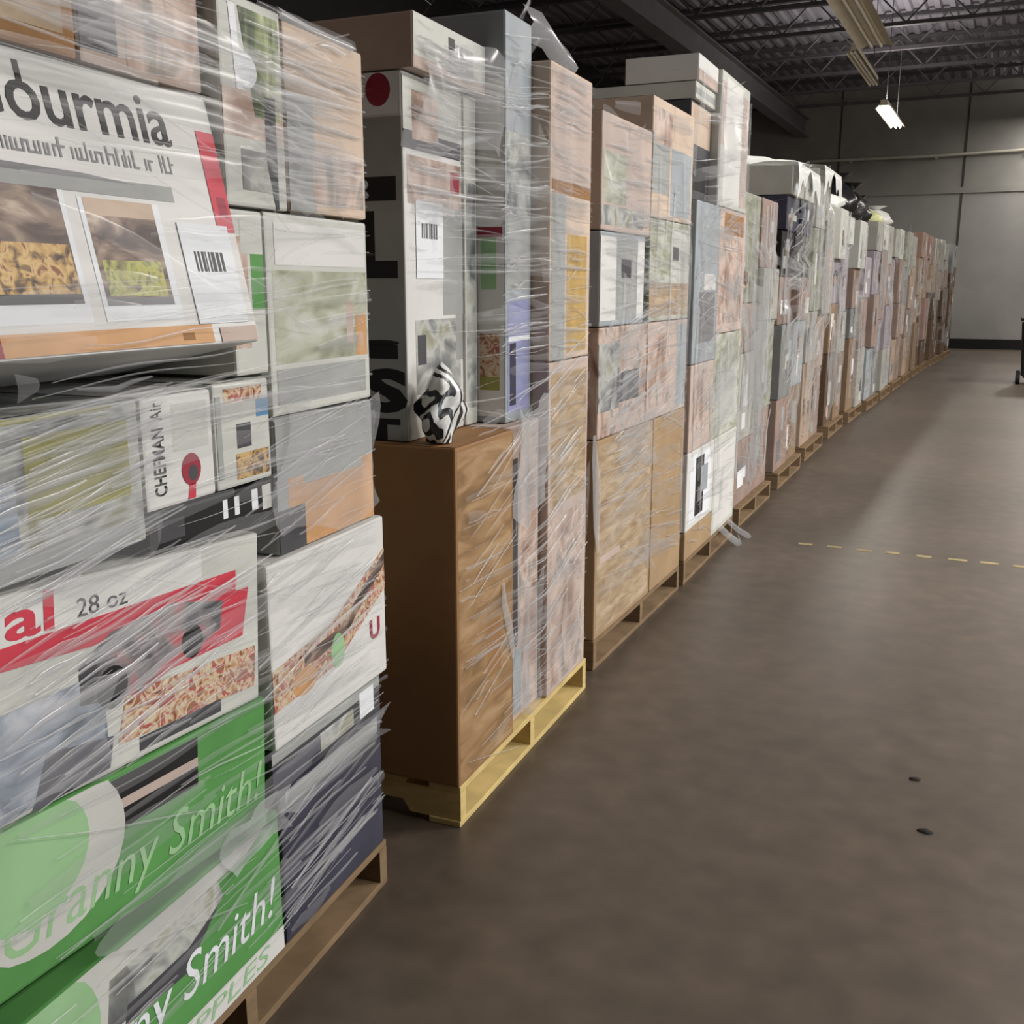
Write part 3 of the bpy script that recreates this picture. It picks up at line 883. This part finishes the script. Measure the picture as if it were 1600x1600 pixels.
# striped plastic bag slumped on the ledge of the brown carton
STRIPE = bpy.data.materials.new('black and white striped plastic')
STRIPE.use_nodes = True
nt = STRIPE.node_tree
b_ = nt.nodes['Principled BSDF']; b_.inputs['Roughness'].default_value = 0.3
tc = nt.nodes.new('ShaderNodeTexCoord'); wv = nt.nodes.new('ShaderNodeTexWave'); rp = nt.nodes.new('ShaderNodeValToRGB')
wv.inputs['Scale'].default_value = 9; wv.inputs['Distortion'].default_value = 14; wv.inputs['Detail'].default_value = 1
rp.color_ramp.interpolation = 'CONSTANT'
rp.color_ramp.elements[0].color = (0.015, 0.015, 0.017, 1); rp.color_ramp.elements[1].position = 0.42; rp.color_ramp.elements[1].color = (0.72, 0.72, 0.7, 1)
nt.links.new(tc.outputs['Object'], wv.inputs['Vector']); nt.links.new(wv.outputs['Fac'], rp.inputs[0]); nt.links.new(rp.outputs[0], b_.inputs['Base Color'])

def bag(name, fr, u, v, z, ru, rv, h, m, label, group, seed=1, cat='bag', knot=True, rough=0.3, lean=0.0):
    q = random.Random(seed)
    mb = MB()
    ph = [q.uniform(0, 6.3) for _ in range(6)]
    rows = []
    NR, NS = 12, 20
    for j in range(NR + 1):
        t = j / NR
        lx = lean * t * ru
        prof = math.sin(math.pi * min(1.0, 0.12 + t * 0.88)) ** 0.55 * (1 - 0.35 * t) if t < 1 else 0.02
        r = []
        for i in range(NS):
            a = 2 * math.pi * i / NS
            k = prof * (1 + 0.12 * math.sin(3 * a + ph[0] + t * 4) + 0.08 * math.sin(7 * a + ph[1] + t * 9) + 0.05 * math.sin(11 * a + ph[2]))
            k *= 1 + rough * (0.35 * math.sin(2 * a + ph[4] + t * 6) + 0.25 * math.sin(5 * a + ph[5] - t * 11)) * math.sin(math.pi * min(1, t + 0.15))
            r.append((lx + ru * k * math.cos(a), rv * k * math.sin(a), h * (t + 0.03 * math.sin(5 * a + ph[3]) * math.sin(math.pi * t))))
        rows.append(r)
    mb.grid(rows, m, True, True)
    for p in range(NS):
        rows[0][p] = (rows[0][p][0], rows[0][p][1], 0.0)
    mb.face([p for p in rows[0]][::-1], m)
    o = mb.build(name)
    if knot:
        k = MB()
        rr = []
        for j in range(5):
            t = j / 4
            s = 0.12 + 0.5 * t
            rr.append([(ru * s * math.cos(2 * math.pi * i / 9) * (1 + 0.3 * math.sin(i * 2.1)), rv * s * math.sin(2 * math.pi * i / 9), h * (0.97 + 0.22 * t)) for i in range(9)])
        k.grid(rr, m, True, True)
        k.build('gathered_neck', o)
    fr.put(o, u, v, z + 0.0035)
    return tag(o, label, cat, group)
bag('plastic_bag', f2, 0.062, 0.078, 1.0895, 0.066, 0.058, 0.21, STRIPE, 'black and white striped plastic bag slumped on the brown carton ledge', 'loose bags', 4, knot=False, rough=0.8, lean=0.25)

film(f2, 'clear stretch film around the stack with the tall brown cartons', 230, 0.14, 2.2, 2, slope=0.05, longest=0.6, ends=50, end_v=(0.14, 1.0), end_u=0.03, end_z=(1.2, 2.1), nv=5,
     regions=[(0.0, 0.48, 1.66, 2.12, 90, 0.0), (0.69, 1.08, 1.3, 2.15, 90, 0.0), (0.05, 0.62, 0.2, 1.05, 18, 0.38), (0.4, 1.08, 0.2, 1.2, 80, 0.3), (0.42, 0.68, 1.3, 2.2, 60, 0.1)],
     sheets=[(0.40, 0.62, 0.16, 0.60, 1), (0.40, 0.66, 0.80, 1.14, 2), (0.05, 0.45, 1.85, 2.12, 1), (0.05, 0.3, 1.68, 1.82, 1), (0.5, 0.67, 1.55, 1.95, 0), (0.69, 0.86, 1.35, 2.1, 0), (0.70, 1.07, 0.2, 0.85, 0)],
     tails=[(0.10, (0.66, 0.08, 2.27), (0.74, 0.05, 2.26), (0.84, 0.03, 2.20), (0.90, 0.02, 2.18)), (0.015, (0.66, 0.1, 2.26), (0.70, 0.08, 2.33), (0.71, 0.08, 2.38))])

# ------------------------------------------------------------------ stack three
G3 = 'boxes on the third pallet stack'
f3 = Frame(-1.376, 3.62, 0.97, 1.25)
pallet(f3, 'darker pallet under the two plain tan cartons of stack three', WOOD_D)
carton(f3, 0.0, 0.730, 0.125, 0.925, 1.1, KRAFT, 'large plain tan carton at the bottom of the third stack', G3, tape=TAPE, front=[(0.02, 0.7, 0.02, 0.78, TANPIC), (0.05, 0.3, 0.3, 0.33, KRAFT_P)])
carton(f3, 0.742, 1.245, 0.125, 0.925, 1.1, KRAFT, 'plain tan carton behind the large one at third stack bottom', G3, tape=TAPE)
carton(f3, 0.0, 0.60, 0.929, 1.350, 1.05, PINKPIC, 'dark pinkish creased carton above the large plain tan carton', G3, front=[(0.0, 0.25, 0.1, 0.36, GREYPIC), (0.22, 0.5, 0.12, 0.24, DGREY), (0.1, 0.5, 0.03, 0.07, KRAFT_P)], tape=TAPE)
carton(f3, 0.608, 1.24, 0.929, 1.350, 1.05, KRAFT_P, 'brownish carton with pale edge, middle layer of third stack', G3, front=[(0.0, 0.35, 0.05, 0.37, PINKPIC), (0.46, 0.62, 0.02, 0.40, BLUEW)], tape=TAPE)
carton(f3, 0.0, 0.535, 1.354, 1.700, 1.0, BLUEW, 'pale bluish white box on the dark creased pinkish carton', G3, front=[(0.0, 0.18, 0.02, 0.33, WHITE), (0.2, 0.42, 0.02, 0.32, GREYW), (0.24, 0.36, 0.18, 0.25, DGREY), (0.44, 0.53, 0.02, 0.33, WHITE)], name='printed_box')
carton(f3, 0.0, 0.600, 1.704, 2.115, 1.0, KRAFT_P, 'pinkish pale box with green tint at near top of third stack', G3, front=[(0.02, 0.28, 0.10, 0.28, GRILLPIC), (0.0, 0.5, 0.02, 0.09, GREYPIC), (0.3, 0.55, 0.2, 0.4, KRAFT_P)], name='printed_box')
carton(f3, 0.608, 1.240, 1.354, 1.780, 1.0, GRILLPIC, 'grey green printed box with dark spots, far upper third stack', G3, front=[(0.32, 0.6, 0.10, 0.4, OFFW), (0.34, 0.44, 0.26, 0.32, DGREY), (0.0, 0.62, 0.02, 0.16, TANPIC)], name='printed_box')
carton(f3, 0.608, 1.240, 1.784, 2.260, 1.0, KRAFT_T, 'tan box with a bluish grey corner on top of third stack', G3, front=[(0.28, 0.6, 0.02, 0.30, BLUEW), (0.0, 0.25, 0.1, 0.34, GREYW), (0.02, 0.28, 0.3, 0.44, PINKPIC), (0.3, 0.62, 0.33, 0.46, KRAFT_T)], tape=TAPE)
film(f3, 'clear stretch film around the stack with two plain tan cartons', 200, 0.3, 2.25, 3, slope=0.08, thick=1.6, nv=10, ends=24, end_v=(0, 0.5),
     regions=[(0.0, 1.2, 0.9, 1.4, 120, 0.15), (0.1, 0.7, 0.6, 0.95, 40, 0.1), (0.0, 1.2, 1.4, 2.1, 90, 0.05)],
     sheets=[(0.05, 0.5, 0.95, 1.3, 0), (0.3, 0.75, 0.75, 1.0, 1), (0.02, 0.5, 1.75, 2.1, 0), (1.1, 1.24, 1.0, 1.7, 1)])

# ------------------------------------------------------------------ stack four
G4 = 'boxes on the fourth pallet stack'
f4 = Frame(-1.394, 4.945, 1.8, 1.18)
pallet(f4, 'worn pallet trailing scraps of film under the fourth stack', WOOD_D)
carton(f4, 0.0, 0.590, 0.125, 0.270, 1.05, KRAFT, 'low tan carton on the pallet under the black graphic box', G4, tape=TAPE)
carton(f4, 0.0, 0.590, 0.274, 0.680, 1.05, WHITE, 'white box with bold black graphic near the floor, fourth stack', G4,
       front=[(0.06, 0.52, 0.03, 0.38, LABEL), (0.18, 0.36, 0.05, 0.36, BLACK), (0.24, 0.33, 0.12, 0.2, GREY), (0.30, 0.45, 0.16, 0.30, BLUEW)], name='printed_box')
carton(f4, 0.598, 1.175, 0.125, 0.680, 1.05, OFFW, 'plain off white box beside the bold black graphic box', G4, front=[(0.04, 0.54, 0.03, 0.5, WHITE)], name='printed_box')
carton(f4, 0.0, 0.500, 0.684, 1.120, 1.0, KRAFT_P, 'pinkish brown carton right above the black graphic box', G4, tape=TAPE, front=[(0.05, 0.4, 0.1, 0.4, PINKPIC)])
carton(f4, 0.508, 1.175, 0.684, 1.250, 1.0, GRILLPIC, 'pale mottled box in the middle of the fourth stack', G4, front=[(0.1, 0.6, 0.05, 0.35, OFFW)], name='printed_box')
carton(f4, 0.0, 0.500, 1.124, 1.905, 1.0, BLUEW, 'tall bluish grey box at the near edge of fourth stack', G4, front=[(0.1, 0.45, 0.1, 0.35, GREY), (0.05, 0.45, 0.45, 0.7, BLUEW), (0.2, 0.45, 0.36, 0.44, WHITE)], name='printed_box')
carton(f4, 0.508, 1.175, 1.254, 1.905, 1.0, KRAFT_P, 'tall scuffed brown carton under the big pale top box', G4, tape=TAPE, front=[(0.02, 0.6, 0.05, 0.5, PINKPIC), (0.1, 0.6, 0.52, 0.63, KRAFT_D)])
carton(f4, 0.020, 0.420, 1.909, 2.360, 0.95, DGREY, 'dark box end tucked beside the big pale top box', G4, v=0.05, front=[(0.0, 0.39, 0.26, 0.44, KRAFT_T), (0.08, 0.32, 0.05, 0.2, BLACK)], name='printed_box')
carton(f4, 0.428, 1.120, 1.909, 2.560, 0.5, OFFW, 'big pale grey white box, highest on the fourth stack', G4, front=[(0.1, 0.5, 0.02, 0.63, WHITE), (0.52, 0.68, 0.02, 0.6, KRAFT_P), (0.0, 0.1, 0.3, 0.6, KRAFT_P)], name='printed_box')
carton(f4, 0.020, 0.420, 2.364, 2.44, 1.08, OFFW, 'long flat pale grey box lying across the dark box, fourth stack', G4, v=0.03, front=[(0.0, 0.39, 0.02, 0.05, GREYW)], name='flat_box')
carton(f4, 0.020, 0.420, 2.444, 2.56, 0.36, WHITE, 'small flat white box topping the fourth stack, near edge', G4, v=0.02, front=[(0.0, 0.39, 0.0, 0.05, KRAFT_P)], name='printed_box')
film(f4, 'clear stretch film around the stack with the big pale top box', 170, 0.2, 2.5, 4, slope=0.10, thick=1.8, nv=22, ends=20, end_v=(0, 0.4),
     regions=[(0.0, 1.15, 0.7, 1.9, 140, 0.2)], sheets=[(0.1, 0.5, 0.9, 1.2, 1), (0.6, 1.1, 0.75, 1.2, 1), (0.5, 1.1, 1.95, 2.5, 0), (0.1, 0.5, 1.5, 1.85, 0), (0.7, 1.15, 1.3, 1.6, 0)],
     tails=[(0.05, (0.75, 0.0, 0.16), (0.82, -0.06, 0.08), (0.95, -0.09, 0.012), (1.10, -0.05, 0.010)), (0.04, (1.0, 0.0, 0.14), (1.1, -0.05, 0.06), (1.16, -0.11, 0.010))])

# ------------------------------------------------------------------ the stacks further down the row
ORD = ['', 'first', 'second', 'third', 'fourth', 'fifth', 'sixth', 'seventh', 'eighth', 'ninth', 'tenth', 'eleventh', 'twelfth', 'thirteenth', 'fourteenth', 'fifteenth', 'sixteenth', 'seventeenth', 'eighteenth']
LEVELS = ['bottom', 'second', 'third', 'fourth', 'fifth']
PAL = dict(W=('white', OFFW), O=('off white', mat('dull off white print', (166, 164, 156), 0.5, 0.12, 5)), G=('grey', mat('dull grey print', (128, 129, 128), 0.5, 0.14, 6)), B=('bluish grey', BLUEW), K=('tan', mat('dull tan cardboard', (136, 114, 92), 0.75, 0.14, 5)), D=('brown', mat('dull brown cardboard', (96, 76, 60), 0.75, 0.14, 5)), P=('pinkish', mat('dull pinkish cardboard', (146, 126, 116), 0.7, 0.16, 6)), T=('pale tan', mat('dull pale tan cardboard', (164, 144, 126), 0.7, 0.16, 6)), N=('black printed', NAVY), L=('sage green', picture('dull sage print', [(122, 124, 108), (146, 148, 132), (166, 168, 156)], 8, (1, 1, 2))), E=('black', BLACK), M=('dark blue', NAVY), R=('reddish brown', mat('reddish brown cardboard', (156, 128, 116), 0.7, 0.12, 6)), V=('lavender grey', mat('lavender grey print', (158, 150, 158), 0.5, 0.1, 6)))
CLUT = [PINKPIC, OFFW, GREYW, WHITE, PINKPIC, GREYPIC, DARKPIC, BLUEW, DGREY, GREY, LABEL]

def far_stack(i, y, x, ang, w, cols, wood=WOOD_D, filmk=1, split=0.5, clut=2):
    fr = Frame(x, y, ang, w)
    q = random.Random(i * 17)
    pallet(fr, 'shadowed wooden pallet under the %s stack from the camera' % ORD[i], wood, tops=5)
    us = [(0.0, w * split - 0.004), (w * split + 0.004, w)]
    for c, col in enumerate(cols):
        z = 0.125
        tot = sum(h for _, h in col)
        hs = [h * q.uniform(0.65, 1.4) for _, h in col]
        hs = [h * tot / sum(hs) for h in hs] if i != 6 else [h for _, h in col]
        for k, (code, _h) in enumerate(col):
            h = hs[k]
            nm, m = PAL[code]
            fr_ = []
            W_, H_ = us[c][1] - us[c][0], h - 0.004
            for _ in range(clut):
                a, b = q.uniform(0.02, W_ * 0.6), q.uniform(0.02, H_ * 0.6)
                fr_.append((a, a + q.uniform(0.1, 0.38) * W_, b, b + q.uniform(0.15, 0.38) * H_, q.choice(CLUT)))
            lv = 'top' if k == len(col) - 1 else LEVELS[k]
            lab = '%s carton, %s of the %s column, %s stack from the camera' % (nm, lv, 'nearer' if c == 0 else 'farther', ORD[i])
            carton(fr, us[c][0], us[c][1], z, z + h - 0.004, 1.05, m, lab, 'boxes on the %s pallet stack' % ORD[i], v=q.uniform(0, 0.07), front=fr_, tape=TAPE if (code in 'KDPTR' and i < 9) else None)
            z += h
    return fr

LIST = [
    (5, 6.35, -1.445, 1.2, 1.06, [[('P', .52), ('O', .50), ('T', .42), ('L', .50)], [('P', .46), ('L', .60), ('O', .40), ('P', .48)]]),
    (6, 7.72, -1.475, 1.2, 1.06, [[('P', .55), ('G', .55), ('P', .35), ('E', .33), ('M', .24), ('O', .20)], [('K', .60), ('B', .52), ('P', .33), ('E', .32), ('M', .25), ('W', .20)]]),
    (7, 9.10, -1.52, 1.0, 1.06, [[('T', .60), ('O', .62), ('L', .62), ('O', .50)], [('P', .65), ('T', .60), ('O', .60), ('L', .50)]]),
    (8, 10.62, -1.555, 0.6, 1.06, [[('D', .72), ('K', .50), ('V', .48), ('W', .42)], [('K', .66), ('O', .50), ('V', .60), ('W', .32)]]),
    (9, 11.95, -1.545, -0.4, 1.06, [[('K', .62), ('G', .50), ('P', .54), ('W', .42)], [('O', .60), ('P', .60), ('V', .50), ('O', .38)]]),
    (10, 13.28, -1.51, -0.8, 1.06, [[('B', .60), ('P', .55), ('V', .55), ('O', .44)], [('G', .64), ('V', .52), ('P', .56), ('W', .42)]]),
    (11, 14.61, -1.49, -0.8, 1.06, [[('O', .62), ('V', .58), ('P', .50), ('O', .46)], [('B', .58), ('P', .60), ('V', .50), ('O', .46)]]),
    (12, 15.94, -1.47, -0.8, 1.06, [[('T', .60), ('P', .60), ('P', .50), ('W', .48)], [('P', .64), ('T', .54), ('G', .52), ('L', .46)]]),
    (13, 17.27, -1.45, -1.0, 1.06, [[('T', .64), ('P', .56), ('T', .54), ('O', .46)], [('K', .66), ('P', .56), ('T', .50), ('O', .44)]]),
    (14, 18.60, -1.425, -1.5, 1.06, [[('K', .60), ('T', .60), ('T', .50), ('R', .56)], [('D', .62), ('T', .60), ('R', .54), ('T', .50)]]),
    (15, 19.95, -1.39, -2.0, 1.06, [[('D', .60), ('R', .60), ('T', .52), ('R', .54)], [('D', .66), ('D', .56), ('T', .54), ('R', .48)]]),
    (16, 21.30, -1.34, -2.5, 1.06, [[('D', .62), ('D', .60), ('T', .54), ('O', .50)], [('D', .62), ('D', .60), ('T', .54), ('O', .50)]]),
    (17, 22.65, -1.28, -2.5, 1.06, [[('D', .62), ('D', .60), ('P', .54), ('O', .46)], [('D', .60), ('D', .60), ('P', .54), ('O', .50)]]),
    (18, 24.00, -1.22, -2.5, 1.06, [[('D', .62), ('D', .60), ('D', .54), ('G', .50)], [('D', .60), ('D', .60), ('D', .54), ('G', .50)]]),
]
FLAB = {5: 'cloudy stretch film around the fifth stack, a lower one', 6: 'creased stretch film around the stack with black printed boxes', 7: 'loose white stretch film billowing over the seventh stack top'}
FR = {}
for (i, y, x, a, w, cols) in LIST:
    fr = far_stack(i, y, x, a, w, cols, filmk=1, clut=3 if i < 9 else 2)
    FR[i] = fr
    zt = max(b[3] for b in fr.boxes)
    n = 110 if i < 8 else 60 if i < 12 else 26
    sh = []
    q = random.Random(i * 5)
    for _ in range(9 if i < 9 else 5):
        u0, z0 = q.uniform(0, 0.75), q.uniform(0.2, zt - 0.9)
        sh.append((u0, u0 + q.uniform(0.12, 0.42), z0, z0 + q.uniform(0.3, 1.0), q.choice([0, 0, 1, 1])))
    if i == 5:
        sh += [(0.08, 0.8, 0.78, 1.2, 2), (0.1, 0.7, 1.1, 1.4, 1)]
    tails = []
    if i == 7:
        tails = []
    film(fr, FLAB.get(i, 'clear stretch film around the %s pallet stack from the camera' % ORD[i]), n, 0.2, zt, 10 + i, slope=0.12, thick=2.2 if i < 9 else 3.0,
         nv=30 if i < 9 else 14, ends=14, end_v=(0, 0.4), sheets=sh,
         regions=[(0.05, 1.1, 0.4, zt - 0.3, 60, 0.35)] if i in (6, 7) else [], longest=0.6)

# white film cap gathered over the sixth and seventh stacks
def cap(fr, u0, u1, v0, v1, z, label, seed):
    q = random.Random(seed)
    mb = MB()
    rows = []
    ph = q.uniform(0, 6)
    NU, NV = 14, 12
    for j in range(NV + 1):
        t = j / NV
        r = []
        for i in range(NU + 1):
            s = i / NU
            if j < 3:                                   # the fringe that hangs over the aisle face
                zz = z + 0.012 - (3 - j) / 3 * (0.13 + 0.06 * math.sin(s * 7 + ph) + 0.06 * math.sin(s * 19 + ph))
                vv = v0 - 0.016 - 0.006 * math.sin(s * 13 + j)
            else:
                tt = (j - 3) / (NV - 3)
                vv = v0 - 0.010 + (v1 - v0) * tt
                zz = z + 0.012 + (0.03 * abs(math.sin(s * 9 + ph + tt * 5)) + 0.09 * math.sin(s * 3.1) ** 2 * math.sin(tt * 3.1)) * min(1, tt * 4)
            r.append((u0 + (u1 - u0) * s, vv, zz))
        rows.append(r)
    mb.grid(rows, film_mat('white opaque film', 0.85, (236, 238, 236), 0.35))
    o = mb.build('film_cap')
    fr.put(o)
    return tag(o, label, 'film', 'white film caps')
cap(FR[6], 0.0, 1.06, -0.008, 1.0, 2.351, 'white film sheet draped over top of the stack with black printed boxes', 3)
cap(FR[7], 0.0, 1.06, -0.008, 1.0, 2.470, 'white gathered film sheet capping the seventh stack, highest of the caps', 8)

# black bags and white sacks dumped on top of the eighth and ninth stacks
BAGM = mat('black bin bag plastic', (22, 22, 24), 0.28, 0.2, 6, spec=0.5)
SACK = mat('white plastic sack', (222, 222, 218), 0.4, 0.05, 6)
G8 = 'bags on top of the eighth and ninth stacks'
t8 = max(b[3] for b in FR[8].boxes if b[0] < 0.3); t8b = max(b[3] for b in FR[8].boxes if b[0] > 0.3)
t9 = max(b[3] for b in FR[9].boxes if b[0] < 0.3); t9b = max(b[3] for b in FR[9].boxes if b[0] > 0.3)
bag('garbage_bag', FR[8], 0.80, 0.19, t8b, 0.30, 0.24, 0.36, BAGM, 'big black bin bag on the farther half of eighth stack top', G8, 11)
bag('plastic_sack', FR[8], 0.24, 0.22, t8, 0.22, 0.22, 0.16, SACK, 'low white sack on the nearer half of eighth stack top', G8, 12, knot=False)
bag('garbage_bag', FR[9], 0.30, 0.19, t9, 0.26, 0.22, 0.34, BAGM, 'black bin bag on the nearer half of ninth stack top', G8, 13)
bag('garbage_bag', FR[9], 0.80, 0.19, t9b, 0.22, 0.2, 0.26, BAGM, 'smaller black bin bag on the farther half of ninth stack', G8, 14)
YEL = mat('pale yellow plastic', (198, 200, 150), 0.4, 0.1, 6)
t10 = max(b[3] for b in FR[10].boxes if b[0] > 0.3); t11 = max(b[3] for b in FR[11].boxes if b[0] < 0.3)
bag('plastic_sack', FR[10], 0.78, 0.28, t10, 0.25, 0.24, 0.2, YEL, 'pale yellow sack on top of the tenth stack', G8, 15, knot=False)
bag('plastic_sack', FR[11], 0.30, 0.28, t11, 0.25, 0.24, 0.22, SACK, 'upright white sack on top of the eleventh stack', G8, 16)

# ------------------------------------------------------------------ the far end of the aisle
RUB = mat('black rubber', (18, 18, 18), 0.6, 0.1)
def bin_():
    root = bpy.data.objects.new('wheeled_bin', None)
    COL.objects.link(root)
    root.location = (0.15, 18.0, 0)
    tag(root, 'black wheeled bin at the far aisle, cut by the picture edge', 'bin')
    bm = bmesh.new()
    bmesh.ops.create_cube(bm, size=1)
    for v in bm.verts:
        top = v.co.z > 0
        s = 0.29 if top else 0.23
        v.co = Vector(((1 if v.co.x > 0 else -1) * s + 0.3, (1 if v.co.y > 0 else -1) * (s + 0.06) + 0.3, 0.98 if top else 0.10))
    bmesh.ops.bevel(bm, geom=bm.edges[:], offset=0.03, segments=2, affect='EDGES')
    m = MB(); m.bm(bm, BAGM); bm.free(); m.build('tub', root)
    m = MB(); m.box(-0.01, 0.61, -0.07, 0.68, 0.982, 1.03, BAGM, bev=0.015); m.box(0.1, 0.5, 0.66, 0.72, 0.96, 1.0, BAGM, bev=0.01); m.build('lid', root)
    for (x, y) in ((0.03, 0.05), (0.57, 0.05), (0.03, 0.58), (0.57, 0.58)):
        m = MB()
        m.tube([(x - 0.03, y, 0.09), (x + 0.03, y, 0.09)], 0.09, RUB, 16)
        m.build('wheel', root)
bin_()

SCRAP = mat('dark scrap of rubber', (34, 28, 24), 0.8, 0.2, 30)
for (x, y, s, lab) in ((-0.136, 3.192, 0.014, 'small dark scrap on the aisle floor, the farther one'), (-0.082, 2.87, 0.016, 'small dark scrap on the aisle floor, the nearer one')):
    q = random.Random(int(y * 100))
    m = MB()
    n = 9
    rim = [(s * q.uniform(0.6, 1.3) * math.cos(2 * math.pi * i / n) * 1.3, s * q.uniform(0.6, 1.2) * math.sin(2 * math.pi * i / n)) for i in range(n)]
    rows = [[(a, b, 0.0) for a, b in rim], [(a * 0.8, b * 0.8, 0.004) for a, b in rim], [(a * 0.2, b * 0.2, 0.005) for a, b in rim]]
    m.grid(rows, SCRAP, True, True)
    m.face(rows[2], SCRAP)
    o = m.build('floor_scrap')
    o.location = (x, y, 0.0005)
    tag(o, lab, 'scrap', 'scraps on the aisle floor')
